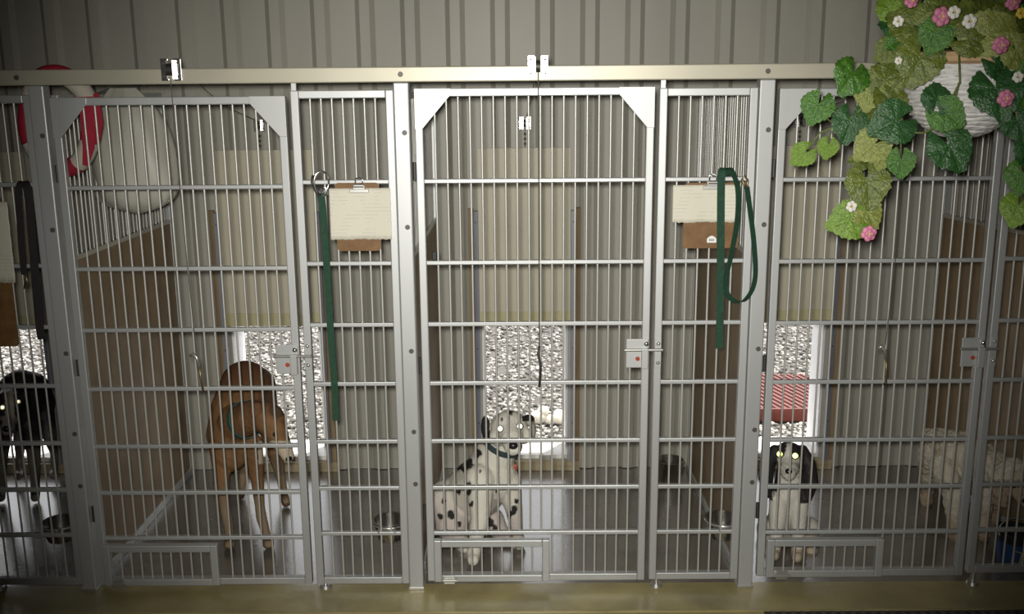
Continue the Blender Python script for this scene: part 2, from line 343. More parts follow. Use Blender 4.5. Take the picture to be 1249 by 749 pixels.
def gate(x0, x1, z0, z1, dz, label, pull_hook):
    tw = .027; t = thing('kennel_gate', ((x0+x1)/2, 0, z0), label, 'gate', 'kennel gates')
    leaf_frame(t, x0, x1, z0, z1, tw, dz)
    # corner gussets, flat plates on the front
    for s, e in ((1, x0), (-1, x1)):
        y0, y1 = -.0165, -.0125; pts = [(e, z1), (e+s*.122, z1), (e+s*.122, z1-.022), (e+s*.024, z1-.135), (e, z1-.135)]
        g = MB(); g.v = [Vector((a, q, b)) for q in (y0, y1) for a, b in pts]
        g.f = [(0, 1, 2, 3, 4), (9, 8, 7, 6, 5)] + [(i, (i+1) % 5, 5+(i+1) % 5, 5+i) for i in range(5)]
        g.part('gusset', 'alu', t, bevel=.001)
    n = round((x1-x0-2*tw)/.0394)-0
    # feed door in the lower left corner
    fx0, fx1, fz0, fz1 = x0+.028, x0+.028+.425, z0+.012, .205+dz
    for i in range(1, n):
        x = x0+tw+(x1-x0-2*tw)*i/n
        rod(t, x, .0, (.218+dz if x < fx1+.005 else z0+tw-.002), z1-tw+.002)
    fd = MB(); w_ = .027
    y0, y1 = -.044, -.018
    fd.box(fx0, fx0+w_, y0, y1, fz0, fz1).box(fx1-w_, fx1, y0, y1, fz0, fz1).box(fx0+w_, fx1-w_, y0, y1, fz1-w_, fz1).box(fx0+w_, fx1-w_, y0, y1, fz0, fz0+w_)
    f = fd.part('feed_door', 'alu', t, bevel=.003)
    for i in range(1, 10): rod(f, fx0+w_+(fx1-fx0-2*w_)*i/10, -.031, fz0+w_-.002, fz1-w_+.002, .0036)
    h = MB().box(fx0+.035, fx0+.075, -.052, -.043, fz0-.004, fz0+.03); h.cyl((fx0+.03, -.055, fz0+.012), (fx0+.085, -.055, fz0+.012), .006)
    h.part('hinge', 'zinc', f, bevel=.001)
    # slide-bolt latch on the right stile
    zc = .905+dz
    lt = MB().box(x1-.083, x1-.004, -.020, -.0135, zc-.053, zc+.052).part('latch_plate', 'alu', t, bevel=.002)
    MB().cyl((x1-.09, -.027, zc+.014), (x1+.045, -.027, zc+.014), .0055).part('bolt_bar', 'zinc', lt, smooth='auto')
    MB().box(x1-.030, x1-.006, -.036, -.020, zc-.053, zc+.020).part('bolt_guard', 'alu', lt, bevel=.002)
    MB().ball((x1-.013, -.025, zc+.036), .009).part('stud', 'chrome', lt, smooth=True)
    MB().cyl((x1-.042, -.020, zc-.019), (x1-.042, -.024, zc-.019), .008).part('knob', 'redtag', lt)
    for z in (1.55, .86, .30):
        MB().cyl((x0-.006, -.002, z-.03), (x0-.006, -.002, z+.03), .0065).part('hinge', 'dark', t, smooth='auto')
    return t
def panel(x0, x1, z0, z1, label):
    tw = .027; t = thing('kennel_fence', ((x0+x1)/2, 0, 0), label, 'fence', 'fixed barred fence sections')
    leaf_frame(t, x0, x1, z0, z1, tw)
    n = max(2, round((x1-x0-2*tw)/.0375))
    for i in range(1, n): rod(t, x0+tw+(x1-x0-2*tw)*i/n, 0, z0+tw-.002, z1-tw+.002)
    k = MB().box(x0+.002, x0+.025, -.018, -.013, .85, .958).part('latch_keeper', 'alu', t, bevel=.001)
    for z in (.94, .87): MB().ball((x0+.014, -.02, z), .007).part('stud', 'zinc', k, smooth=True)
    MB().box(x0+.004, x0+.020, -.006, .006, z1, 1.847).part('hanger_tab', 'alu', t)
    ft = MB().cyl((x0+.03, 0, 0), (x0+.03, 0, .012), .024, .02, n=12); ft.cyl((x0+.03, 0, .01), (x0+.03, 0, z0+.002), .008)
    ft.part('foot', 'zinc', t, smooth='auto')
    return t
gate(-1.182, -.391, .018, 1.805, -.014, 'wide barred gate in front of the brown dog', 0)
gate(.042, .849, .028, 1.825, 0, 'wide barred gate in front of the spotted dog', 0)
gate(1.266, 2.030, .040, 1.815, -.004, 'wide barred gate in front of the spaniel and behind trailing leaves', 0)
panel(-1.60, -1.2485, .02, 1.815, 'narrow fixed barred panel at far left with black leash')
panel(-.374, -.0275, .018, 1.822, 'narrow fixed barred panel with thin green leash and carabiner')
panel(.865, 1.1945, .030, 1.820, 'narrow fixed barred panel with looped green leash')
panel(2.046, 2.39, .050, 1.815, 'narrow fixed barred panel at far right past the curly white dog')

# ------------------------------------------------------------------ partitions
def partition(xb, xf, label):
    y0, y1 = .135, YB-.035; t = thing('kennel_partition', (xf, y0, 0), label, 'partition', 'kennel partitions')
    def quad(y0, y1, half, z0, z1):
        X = lambda y: xf+(xb-xf)*(y-.135)/(YB-.17)
        b = MB(); b.v = [Vector((X(y)+s*half, y, z)) for y in (y0, y1) for s in (-1, 1) for z in (z0, z1)]
        b.f = [(0, 1, 3, 2), (4, 6, 7, 5), (0, 4, 5, 1), (2, 3, 7, 6), (0, 2, 6, 4), (1, 5, 7, 3)]; return b
    quad(y0, y1, .011, .03, 1.232).part('board', 'part', t)
    quad(y0, y1, .019, .0, .034).part('bottom_channel', 'alu', t, bevel=.003)
    quad(y0-.02, y1, .013, 1.227, 1.245).part('cap_rail', 'zinc', t, bevel=.002)
    quad(y0-.02, y1, .012, 1.790, 1.814).part('top_rail', 'alu', t, bevel=.002)
    quad(y0-.02, y0+.004, .012, .0, 1.792).part('front_stile', 'alu', t, bevel=.002)
    quad(y1-.024, y1, .014, .0, 1.792).part('rear_stile', 'alu', t, bevel=.002)
    n = 27
    for i in range(1, n):
        y = y0+(y1-.024-y0)*i/n; rod(t, xf+(xb-xf)*(y-.135)/(YB-.17), y, 1.243, 1.792, .0036)
partition(-1.225, -1.225, 'brown board partition with rods above, left of the brown dog')
partition(.0, .0, 'brown board partition seen edge-on beside the spotted dog')
partition(1.215, 1.222, 'brown board partition with rods above, left of the spaniel')
partition(2.34, 2.51, 'brown board partition behind the curly white dog')

# ------------------------------------------------------------------ pulleys and cords
def pulley(c, label, sc=1.):
    c = Vector(c); t = thing('pulley', c, label, 'pulley', 'cord pulleys')
    for s in (-1, 1):
        MB().box(*sorted((c.x+s*.009*sc, c.x+s*.034*sc)), c.y-.006, c.y, c.z-.036*sc, c.z+.036*sc).part('bracket', 'chrome', t, bevel=.0015)
        MB().box(*sorted((c.x+s*.009*sc, c.x+s*.012*sc)), c.y-.030, c.y, c.z-.030*sc, c.z+.030*sc).part('cheek', 'chrome', t)
        for z in (-.022, .022): inst('screw', BOLT, t, (c.x+s*.024*sc, c.y-.006, c.z+z*sc)).scale = (.5, .6, .5)
    MB().cyl((c.x-.007, c.y-.017, c.z), (c.x+.007, c.y-.017, c.z), .019*sc, n=16).part('wheel', 'dark', t, smooth='auto')
xs = [at(213, 90, 0).x, at(656, 83, 0).x, 1.70]
for i, (x, wx) in enumerate(zip(xs, (-.78, .421, 1.66))):
    w_ = ('brown dog', 'spotted dog', 'spaniel')[i]
    if i < 2: pulley((x, -.0265, 1.893), 'bright metal pulley on the top beam above the %s gate' % w_)
    pulley((wx, YB-.03, 1.667), 'small pulley on the back wall above the %s doorway' % w_, .8)
    hz = .795 + (-.014, 0, -.004)[i]
    hx = (at(243, 470, -.02).x, at(658, 465, -.02).x, at(1076, 463, -.02).x)[i]
    t = thing('door_cord', (hx, -.02, hz), 'dark pull cord for the sliding door, hooked to the %s gate' % w_, 'cord', 'sliding door cords')
    MB().tube([(wx, YB-.048, 1.557), (wx, YB-.048, 1.64), (wx+.003, YB-.055, 1.683), (wx+(x-wx)*.5, .58, 1.765), (x, .04, 1.905), (x, -.02, 1.914), (x, -.0445, 1.895), (x+.3*(hx-x), -.05, 1.6), (hx, -.026, hz+.14)], .0018 if i == 1 else .0014, 6).part('cord', 'cord', t, smooth=True)
    for j in range(3): MB().ball((wx, YB-.048, 1.575+.022*j), .0065, 8, 6).part('knot', 'cord', t, smooth=True)
    if i != 1:
        MB().tube([(hx-.024, -.02, hz+.125), (hx-.012, -.022, hz+.135), (hx, -.024, hz+.12), (hx+.006, -.024, hz+.09)], .006, 8).part('snap_hook', 'zinc', t, smooth=True)
        MB().tube([(hx+.006, -.024, hz+.09), (hx+.010, -.026, hz+.05), (hx+.013, -.022, hz+.0), (hx+.01, -.012, hz-.008)], .0042, 8).part('clip', 'brass', t, smooth=True)
    else:
        MB().tube([(hx, -.026, hz+.14), (hx-.004, -.024, hz+.11), (hx+.004, -.026, hz+.07), (hx, -.022, hz-.01)], .0045, 8).part('snap_hook', 'dark', t, smooth=True)

# ------------------------------------------------------------------ clipboards
def clipboard(cx, ztop, paper, label, sticker=False, bw=.15, bh=.232):
    # paper: x0,x1,z0,z1
    t = thing('clipboard', (cx, -.02, ztop-bh), label, 'clipboard', 'clipboards')
    b = MB(); n = 24; r = .012; pts = []
    for qx, qz, a0 in ((cx+bw/2-r, ztop-r, 0), (cx-bw/2+r, ztop-r, 90), (cx-bw/2+r, ztop-bh+r, 180), (cx+bw/2-r, ztop-bh+r, 270)):
        for k in range(5): a = math.radians(a0+k*22.5); pts.append((qx+r*math.cos(a), qz+r*math.sin(a)))
    N = len(pts); b.v = [Vector((p, y, q)) for y in (-.0195, -.0165) for p, q in pts]
    b.f = [tuple(range(N)), tuple(range(2*N-1, N-1, -1))] + [(i, (i+1) % N, N+(i+1) % N, N+i) for i in range(N)]
    b.part('board', 'cork', t)
    x0, x1, z0, z1 = paper; g = MB(); nx, nz = 40, 10; rnd = random.Random(int(cx*1000))
    wob = [rnd.uniform(-.004, .0) for _ in range(nx+1)]
    for i in range(nx+1):
        for j in range(nz+1):
            u, v = i/nx, j/nz; z = z0+(z1-z0)*v + (wob[i]*(1-v)**6 if j == 0 else 0)
            g.v.append(Vector((x0+(x1-x0)*u + (.0015*(j % 2) if i == nx else 0), -.0225-.006*(1-v)*abs(u-.5)*2-.002*math.sin(u*7), z)))
    for i in range(nx):
        for j in range(nz): a = i*(nz+1)+j; g.f.append((a, a+nz+1, a+nz+2, a+1))
    o = g.part('paper', 'paper', t, smooth=True); so = o.modifiers.new('thick', 'SOLIDIFY'); so.thickness = .0008
    px = (x0+x1)/2 if not sticker else cx
    c = MB().box(px-.033, px+.033, -.034, -.024, z1-.014, z1-.002); c.box(px-.02, px+.02, -.036, -.020, z1-.003, z1+.012)
    c.cyl((px-.018, -.036, z1+.010), (px+.018, -.036, z1+.010), .007)
    cl = c.part('clip', 'zinc', t, bevel=.0015)
    MB().tube([(px-.012, -.03, z1+.012), (px-.012, -.028, z1+.032), (px, -.028, z1+.038), (px+.012, -.028, z1+.032), (px+.012, -.03, z1+.012)], .0025, 6).part('lever', 'chrome', cl, smooth=True)
    if sticker:
        s = MB(); a, z_ = at(868, 291, -.02).x, at(868, 296, -.02).z
        pts = [(a-.016, z_)] + [(a-.016+.032*k/8, z_+.014+.010*math.sin(math.pi*k/8)) for k in range(9)] + [(a+.016, z_)]
        N = len(pts); s.v = [Vector((p, y, q)) for y in (-.0205, -.0194) for p, q in pts]
        s.f = [tuple(range(N)), tuple(range(2*N-1, N-1, -1))] + [(i, (i+1) % N, N+(i+1) % N, N+i) for i in range(N)]
        st = s.part('sticker', 'sticker', t)
        for k in range(3): MB().box(a-.008+.006*k, a-.0045+.006*k, -.0208, -.0204, z_+.006, z_+.013).part('print', 'bolt', st)
def R4(x0, y0, x1, y1): p, q = at(x0, y0, -.022), at(x1, y1, -.022); return (p.x, q.x, q.z, p.z)
clipboard(at(436, 250, -.02).x, at(436, 223, -.02).z, R4(401, 230, 478, 291), 'small brown clipboard with white paper beside the thin green leash', bh=.235)
clipboard(at(868, 250, -.02).x, at(868, 223, -.02).z, R4(821, 226, 899, 270), 'brown clipboard with white paper behind the looped green leash', True, bw=.19, bh=.225)
clipboard(at(-16, 300, -.02).x, at(0, 240, -.02).z, R4(-58, 247, 20, 344), 'brown clipboard with white paper cut off at the left edge', bh=.53, bw=.14)

# ------------------------------------------------------------------ leashes
def strap(t, px, y, width, name, mt, th=.003, wd=(1, 0, 0)):
    pts = [at(a, b, (y if len(r) == 0 else r[0])) for a, b, *r in px]
    # smooth the path
    P = []
    for i in range(len(pts)-1):
        p0, p1, p2, p3 = pts[max(i-1, 0)], pts[i], pts[i+1], pts[min(i+2, len(pts)-1)]
        for k in range(6):
            s = k/6; P.append(.5*((2*p1)+(p2-p0)*s+(2*p0-5*p1+4*p2-p3)*s*s+(3*p1-p0-3*p2+p3)*s**3))
    P.append(pts[-1])
    return MB().ribbon(P, wd, width, th).part(name, mt, t, smooth='auto')
t = thing('leash', at(409, 513, -.03), 'thin dark green leash hanging straight from a carabiner', 'leash', 'hanging leashes')
strap(t, [(392, 236), (397, 300), (403, 400), (408, 470), (409.5, 513)], -.030, .024, 'strap', 'green')
ca = [at(392+9*math.cos(a), 222+13*math.sin(a), -.028+.010*math.cos(a)) for a in [2*math.pi*k/20 for k in range(21)]]
MB().tube(ca, .0036, 8).part('carabiner', 'chrome', t, smooth=True)
MB().tube([at(382, 214, -.03), at(381, 222, -.034), at(386, 234, -.034), at(390, 238, -.032)], .006, 8).part('snap_gate', 'dark', t, smooth=True)
MB().tube([at(391, 231, -.034), at(397, 229, -.036), at(399, 236, -.034), at(394, 240, -.034), at(390, 236, -.034)], .0042, 8).part('ring', 'chrome', t, smooth=True)
t = thing('leash', at(877, 425, -.04), 'bright green leash looped over the crossbar beside the clipboard', 'leash', 'hanging leashes')
strap(t, [(889, 213, .012), (886, 206, -.005), (881, 208, -.035), (879.5, 230, -.042), (879, 300), (878.5, 360), (877.5, 425)], -.040, .026, 'strap', 'green')
lp = [(886, 212, .012), (889, 205, -.004), (894, 211, -.03), (900, 232, -.034), (899, 270), (891, 315), (885, 340), (887, 358), (896, 367), (908, 366), (918, 352), (921.5, 330), (919, 290), (914, 250), (911, 228)]
strap(t, lp, -.036, .021, 'strap', 'green', wd=(.85, .53, 0))
MB().tube([at(911, 229, -.036), at(912, 220, -.03), at(908, 214, -.014), at(905, 219, -.022), at(909, 228, -.034)], .004, 8).part('snap_hook', 'brass', t, smooth=True)
t = thing('leash', at(50, 415, -.04), 'black leash hanging folded on the far left panel', 'leash', 'hanging leashes')
strap(t, [(29, 224, .012), (26, 222, -.012), (22, 234, -.030), (24, 270), (28, 320), (30, 335)], -.034, .022, 'strap', 'black')
strap(t, [(27, 223, .012), (30, 222, -.012), (34, 236, -.036), (39, 290), (44, 350), (48, 395), (51, 414)], -.040, .028, 'strap', 'black')
MB().tube([at(31, 335, -.034), at(34, 345, -.034), at(30, 352, -.034), at(31, 340, -.034)], .0045, 8).part('snap_hook', 'brass', t, smooth=True)

# ------------------------------------------------------------------ red and white ring, sack, small clip
c = at(73, 148, .085); t = thing('striped_ring', c, 'red and white striped padded ring hung behind the beam at upper left', 'ring')
n = 8; RX, RZ = .112, .160
for k in range(n):
    a0, a1 = 2*math.pi*(k-.58)/n, 2*math.pi*(k+.58)/n
    if k % 2: a0, a1 = 2*math.pi*(k-.42)/n, 2*math.pi*(k+.42)/n
    pts = [c+Vector((RX*math.cos(a0+(a1-a0)*i/8), .010*math.sin(3*(a0+(a1-a0)*i/8)), RZ*math.sin(a0+(a1-a0)*i/8))) for i in range(9)]
    MB().tube(pts, .033, 12).part('ring_segment', 'redw' if k % 2 == 0 else 'whitef', t, smooth='auto')
MB().ribbon([at(104, 118, .038), at(108, 150, .036), at(108, 180, .036), at(104, 202, .036)], (1, 0, 0), [.05, .052, .04, .018], .004).part('ribbon_tail', 'redw', t, smooth='auto')
MB().ribbon([at(117, 114, .042), at(121, 150, .040), at(119, 176, .040)], (1, 0, 0), [.018, .028, .012], .004).part('ribbon_tail', 'redw', t, smooth='auto')
MB().tube([c+Vector((0, 0, RZ+.02)), at(60, 92, .03), Vector((c.x, 0, 1.90))], .002, 6).part('hanging_string', 'cord', t)
c0 = at(160, 190, .45); s = MB(); n = 28; prof_ = []
for j in range(15):
    v = j/14; z = .255-.48*(1-(1-v)**1.25); r = [.05, .09, .12, .14, .15, .158, .164, .168, .170, .170, .166, .156, .132, .08, .004][j]; prof_.append((r, z))
for j, (r, z) in enumerate(prof_):
    for i in range(n):
        a = 2*math.pi*i/n; rr = r*(1+.06*math.sin(5*a+z*9)+.05*math.sin(11*a-z*14)+.03*math.sin(17*a+z*25)); s.v.append(c0+Vector((rr*1.02*math.cos(a)-.04*(z), rr*.55*math.sin(a), z)))
for j in range(14):
    for i in range(n): s.f.append((j*n+i, j*n+(i+1) % n, (j+1)*n+(i+1) % n, (j+1)*n+i))
t = thing('cloth_sack', c0-Vector((0, 0, .23)), 'bulging white sack hanging behind the gate beside the striped ring', 'sack')
so = s.part('bag', 'sack', t, smooth=True); sd = so.modifiers.new('sub', 'SUBSURF'); sd.levels = sd.render_levels = 1
MB().tube([c0+Vector((-.01, 0, .25)), c0+Vector((-.06, 0, .25)), Vector((-1.225, .45, 1.81))], .006, 8).part('tie', 'cord', t, smooth=True)
q = at(530, 312, -.004)
tag(MB().box(q.x-.009, q.x+.009, -.012, .010, q.z-.016, q.z+.016).top('rod_clip', 'blackp', (q.x, 0, q.z-.016), bevel=.003), 'small black clip on a rod of the spotted dog gate', 'clip')

# ------------------------------------------------------------------ bowls
def hung_bowl(px, py, label, r=.068, y=.088):
    c = at(px, py, y); t = thing('steel_bowl', c-Vector((0, 0, .04)), label, 'bowl', 'hung steel bowls')
    c.z = .205
    t.location = c-Vector((0, 0, .045))
    MB().lathe(c, [(0, -.045), (r*.72, -.045), (r*.86, -.02), (r*.93, .022), (r, .024), (r, .028), (r*.9, .027), (r*.82, -.018), (r*.68, -.040), (0, -.041)]).part('bowl', 'steel', t, smooth='auto')
    ring = [c+Vector((r*.95*math.cos(a), r*.95*math.sin(a), .018)) for a in [2*math.pi*k/24 for k in range(25)]]
    h = MB().tube(ring, .0035, 6)
    for s in (-.03, .03): h.tube([c+Vector((s, -r*.9, .018)), Vector((c.x+s, .014, .232)), Vector((c.x+s, -.002, .232)), Vector((c.x+s, -.013, .222))], .003, 6)
    h.part('hanger', 'zinc', t, smooth='auto')
hung_bowl(75, 650, 'steel bowl hung on the far left panel')
hung_bowl(476, 640, 'steel bowl hung on the panel between brown dog and spotted dog')
hung_bowl(881, 640, 'steel bowl hung on the panel below the looped green leash')
c = Vector((1.095, 1.02, 0)); t = thing('steel_pail', c, 'dark steel pail on the floor by the back wall near the partition', 'pail')
MB().lathe(c, [(0, .0), (.052, 0), (.066, .10), (.07, .105), (.064, .104), (.05, .006), (0, .006)]).part('pail', 'steel', t, smooth='auto')
MB().tube([c+Vector((.068*math.cos(a), -.01-.03*math.sin(a), .095-.035*math.sin(a))) for a in [math.pi*k/12 for k in range(13)]], .0025, 6).part('handle', 'zinc', t, smooth=True)
c = Vector((at(1240, 660, .16).x, .165, 0)); t = thing('plastic_bucket', c, 'black bucket with blue and yellow band below the curly white dog', 'bucket')
MB().lathe(c, [(0, 0), (.058, 0), (.074, .13), (.078, .13), (.078, .14), (.070, .14), (.055, .008), (0, .008)]).part('bucket', 'blackp', t, smooth='auto')
MB().lathe(c, [(.0605, .01), (.0715, .10), (.072, .10), (.061, .01)]).part('band', 'bluep', t, smooth='auto')
a = math.radians(245); pp = [c+Vector(((.0625+.12*z)*math.cos(a+d), (.0625+.12*z)*math.sin(a+d), z)) for d, z in ((-.15, .03), (.25, .025), (.3, .075), (-.1, .08), (-.15, .03))]
MB().tube(pp, .003, 6).part('print', 'yellow', t)
MB().tube([c+Vector((.076*math.cos(a), .076*math.sin(a)*.6-.02, .125+.05*math.sin(a))) for a in [math.pi*k/12 for k in range(13)]], .003, 6).part('handle', 'zinc', t, smooth=True)

# ------------------------------------------------------------------ outdoors things seen through the doorways
gz = -.085
t = thing('red_platform', (2.05, 2.45, gz), 'low red slatted platform outside the spaniel doorway', 'platform')
x0, x1, y0, y1 = 1.3, 2.25, 2.12, 2.85
MB().box(x0, x1, y0, y1, gz, gz+.05).part('base', 'glintb', t)  # pale colour stands in for sun highlights between the red slats
MB().box(x0, x1, y0-.02, y0, gz, gz+.075).part('front_edge', 'redroof', t)
d = Vector((-.30, .954, 0)).normalized(); nn = Vector((.954, .30, 0)).normalized()
for k in range(34):
    o = Vector((x0, y0, gz+.058))+nn*(k*.040-.02); lo, hi = -5, 5
    for ax, a, b in ((0, x0, x1), (1, y0, y1)):
        s_, e_ = sorted(((a-o[ax])/d[ax], (b-o[ax])/d[ax])); lo, hi = max(lo, s_), min(hi, e_)
    if hi-lo > .05: MB().ribbon([o+d*lo, o+d*hi], tuple(nn), .022, .018).part('slat', 'redroof', t)
c = at(672, 512, 2.1); c.z = -.07; t = thing('rawhide_bone', c, 'pale knotted rawhide bone lying on the gravel outside', 'bone')
b = MB()
for p, r in (((-.075, 0, .02), (.05, .04, .042)), ((-.045, .01, .055), (.035, .035, .03)), ((0, 0, .005), (.045, .033, .03)), ((.055, -.01, .015), (.052, .04, .036)), ((.085, 0, -.01), (.04, .035, .03)), ((.045, .02, .035), (.03, .03, .025))): b.ball(c+Vector(p), r, 14, 10)
b.part('knots', 'bone', t, smooth=True)

# ------------------------------------------------------------------ hanging basket with artificial vine
BY = -.62; bc = at(1178, 72, BY); RB = .158; bh = .20
t = thing('hanging_basket', bc-Vector((0, 0, bh)), 'white wicker hanging basket at upper right, full of leaves', 'basket')
nr, n = 17, 48; w_ = MB()
for j in range(nr):
    v0 = j/nr
    for (vv, bulge) in ((v0, 0), (v0+.25/nr, .8), (v0+.5/nr, 1), (v0+.75/nr, .8)):
        vz = min(1, vv); R_ = RB*(1-vz**2.6)**.5 if vz < .985 else RB*.16
        for i in range(n):
            a = 2*math.pi*i/n; o = bulge*.0055*(1+.5*math.sin(i*2.1+j*1.7)); w_.v.append(bc+Vector(((R_+o)*math.cos(a), (R_+o)*math.sin(a), -bh*vz-.012+.002*math.sin(i*.9+j))))
rows = nr*4
for j in range(rows-1):
    for i in range(n): w_.f.append((j*n+i, j*n+(i+1) % n, (j+1)*n+(i+1) % n, (j+1)*n+i))
w_.f.append(tuple((rows-1)*n+i for i in range(n)))
w_.part('wicker_bowl', 'wick', t, smooth='auto')
MB().tube([bc+Vector(((RB+.004)*math.cos(a), (RB+.004)*math.sin(a), .002)) for a in [2*math.pi*k/40 for k in range(41)]], .017, 8).part('rim', 'rim', t, smooth='auto')
MB().lathe(bc, [(0, -.02), (RB*.96, -.03), (RB*.96, -.012), (.06, .02), (0, .025)]).part('moss', 'soil', t, smooth=True)
for a in (90, 210, 330):
    a = math.radians(a); MB().tube([bc+Vector((RB*math.cos(a), RB*math.sin(a), .01)), Vector((bc.x, bc.y, ZC-.25))], .003, 6).part('hanging_wire', 'zinc', t)
MB().tube([Vector((bc.x, bc.y, ZC-.26)), Vector((bc.x, bc.y, ZC))], .004, 6).part('ceiling_hook', 'zinc', t)

vine = thing('trailing_vine', bc, 'leafy green vine with pink and white flowers trailing from the basket', 'plant')
def leaf_mesh(kind):
    N = 36; out = []; VA = (0, .85, -.85, 1.75, -1.75)
    for i in range(N+1):
        a = math.radians(-166+332*i/N)            # 0 = tip
        base = (1-.11*abs(math.sin(a*2.0+.2*kind))) * (1.0 if abs(a) < 1.2 else .95)
        r = .5*base*(1+.16*math.exp(-(a/.3)**2))*(1+.035*(1 if i % 2 else -1)); out.append((r*math.sin(a), r*math.cos(a), a))
    vs, fs = [(0, -.02, 0)], []; rings = (.2, .4, .6, .8, 1.0)
    for q in rings:
        for x, y, a in out:
            vein = min(abs(a-v) for v in VA); pil = math.exp(-(vein/.16)**2)
            h = .26*abs(x*q)*(.6+.4*math.cos(y))-(.42 if kind == 1 else .26)*(q*.5)**2-.20*max(0, y*q)**2-.055*pil*q*(1-.4*q)+.022*math.sin(13*x*q+kind*2)*math.sin(11*y*q+kind)*q
            vs.append((x*q, y*q, h))
    L = N+1
    for i in range(N): fs.append((0, 1+i, 2+i))
    for k in range(len(rings)-1):
        for i in range(N): a = 1+k*L+i; fs.append((a, a+L, a+L+1, a+1))
    return vs, fs
LM = {}
def leaf(px, py, size, ang, kind, Y=None, tilt=.35, tx=0.):
    """size in px across, ang: direction the tip points in the picture (0 = up, 90 = right)"""
    Y = BY if Y is None else Y; p = at(px, py, Y); S = size*(p-CP).dot(FW)/FPX*1.1
    key = (kind, len(LM) % 3)
    k = (kind, random.randrange(3))
    if k not in LM:
        vs, fs = leaf_mesh(k[1]); g = MB(); g.v = [Vector(v) for v in vs]; g.f = fs; LM[k] = g.mesh('leaf', LEAF[kind], smooth=True)
    o = inst('leaf', LM[k], vine, p)
    a = -math.radians(ang)
    # local y = tip, local z = upper face; face the aisle, tip rotated in the X-Z plane, then tilted
    M = Matrix.Rotation(a, 3, 'Y').inverted() @ Matrix(((1, 0, 0), (0, 0, -1), (0, 1, 0)))
    M = Matrix.Rotation(math.radians(random.uniform(-18, 18))+tx, 3, 'Z') @ Matrix.Rotation(-tilt+random.uniform(-.2, .2), 3, 'X') @ M
    o.rotation_euler = M.to_euler(); o.scale = (S, S, S)
LV = [(1040, 90, 50, 215, 0, -.66), (998, 128, 42, 200, 0, -.62), (1037, 148, 46, 190, 2, -.62), (1062, 112, 40, 190, 4, -.63), (1080, 98, 48, 20, 1, -.64),
 (1085, 122, 48, 160, 1, -.67), (1093, 148, 58, 250, 2, -.76), (1143, 122, 42, 10, 2, -.83), (1152, 138, 46, 120, 0, -.84), (1158, 178, 58, 150, 2, -.82), (1099, 196, 36, 180, 0, -.72),
 (1066, 176, 46, 230, 4, -.68), (1058, 222, 56, 170, 1, -.66), (1038, 268, 50, 255, 3, -.66), (1057, 258, 42, 150, 4, -.65), (981, 187, 32, 230, 3, -.62), (1010, 178, 27, 190, 3, -.62), (1050, 196, 26, 280, 1, -.64), (1078, 190, 30, 200, 4, -.67),
 (1122, 70, 62, 200, 1, -.78), (1112, 30, 54, 300, 1, -.72), (1086, 12, 34, 320, 3, -.66), (1100, 48, 40, 250, 0, -.70), (1085, 60, 36, 235, 1, -.64), (1160, 32, 56, 350, 1, -.76), (1150, 8, 48, 20, 1, -.70),
 (1196, 14, 60, 30, 1, -.72), (1206, 42, 62, 60, 4, -.80), (1240, 62, 46, 140, 4, -.82), (1182, 48, 48, 100, 1, -.80), (1142, 40, 44, 200, 0, -.80), (1215, 108, 66, 165, 2, -.84), (1238, 88, 44, 120, 0, -.82),
 (1242, 148, 48, 160, 2, -.82), (1247, 212, 42, 190, 0, -.80), (1242, 252, 44, 200, 3, -.80), (1232, 20, 50, 80, 1, -.76), (1215, 78, 40, 130, 2, -.82), (1062, 138, 40, 180, 1, -.60),
 (1170, -14, 60, 0, 0, -.66), (1120, -10, 54, 330, 1, -.66), (1220, -18, 60, 30, 2, -.66), (1252, 30, 50, 90, 0, -.74), (1255, 110, 54, 110, 0, -.8), (1260, 180, 54, 160, 2, -.8),
 (1190, 30, 56, 300, 2, -.62), (1140, 28, 56, 60, 2, -.62), (1225, 50, 56, 40, 2, -.62), (1100, 30, 46, 290, 2, -.60), (1270, 70, 60, 90, 1, -.7), (1280, -10, 60, 60, 0, -.64)]
for L in LV: leaf(*L)
def vstem(pts, r=.003):
    MB().tube([at(*p) for p in pts], r, 6).part('stem', 'stem', vine, smooth=True)
vstem([(1170, 60, -.62), (1130, 62, -.72), (1090, 105, -.66), (1070, 150, -.64), (1062, 200, -.64), (1056, 240, -.64), (1045, 270, -.64)])
vstem([(1088, 108, -.65), (1060, 125, -.62), (1030, 150, -.60), (1000, 162, -.60), (985, 182, -.60)])
vstem([(1030, 150, -.60), (1015, 160, -.60), (1010, 172, -.60)], .002); vstem([(1020, 154, -.60), (1003, 140, -.60), (998, 130, -.60)], .002); vstem([(1045, 138, -.6), (1042, 110, -.62), (1040, 95, -.63)], .002)
vstem([(1170, 60, -.62), (1170, 68, -.78), (1171, 100, -.815), (1160, 122, -.815), (1148, 150, -.815), (1128, 162, -.78), (1100, 162, -.74), (1096, 152, -.74)])
vstem([(1170, 100, -.815), (1163, 128, -.81), (1160, 150, -.81), (1158, 172, -.80)], .0025); vstem([(1200, 60, -.7), (1220, 70, -.81), (1236, 110, -.81), (1244, 170, -.80), (1246, 250, -.79)])
vstem([(1170, 60, -.62), (1160, 40, -.66), (1130, 25, -.68), (1095, 15, -.64)]); vstem([(1180, 60, -.62), (1205, 30, -.70), (1240, 30, -.74)]); vstem([(1056, 240, -.64), (1060, 265, -.65), (1060, 284, -.66)], .002)
vstem([(1170, 60, -.62), (1165, 10, -.64), (1170, -20, -.65)]); vstem([(1180, 60, -.62), (1215, 10, -.65), (1225, -20, -.65)]); vstem([(1098, 160, -.72), (1099, 180, -.71), (1099, 192, -.70)], .002); vstem([(1236, 60, -.75), (1262, 90, -.77), (1262, 180, -.78)])
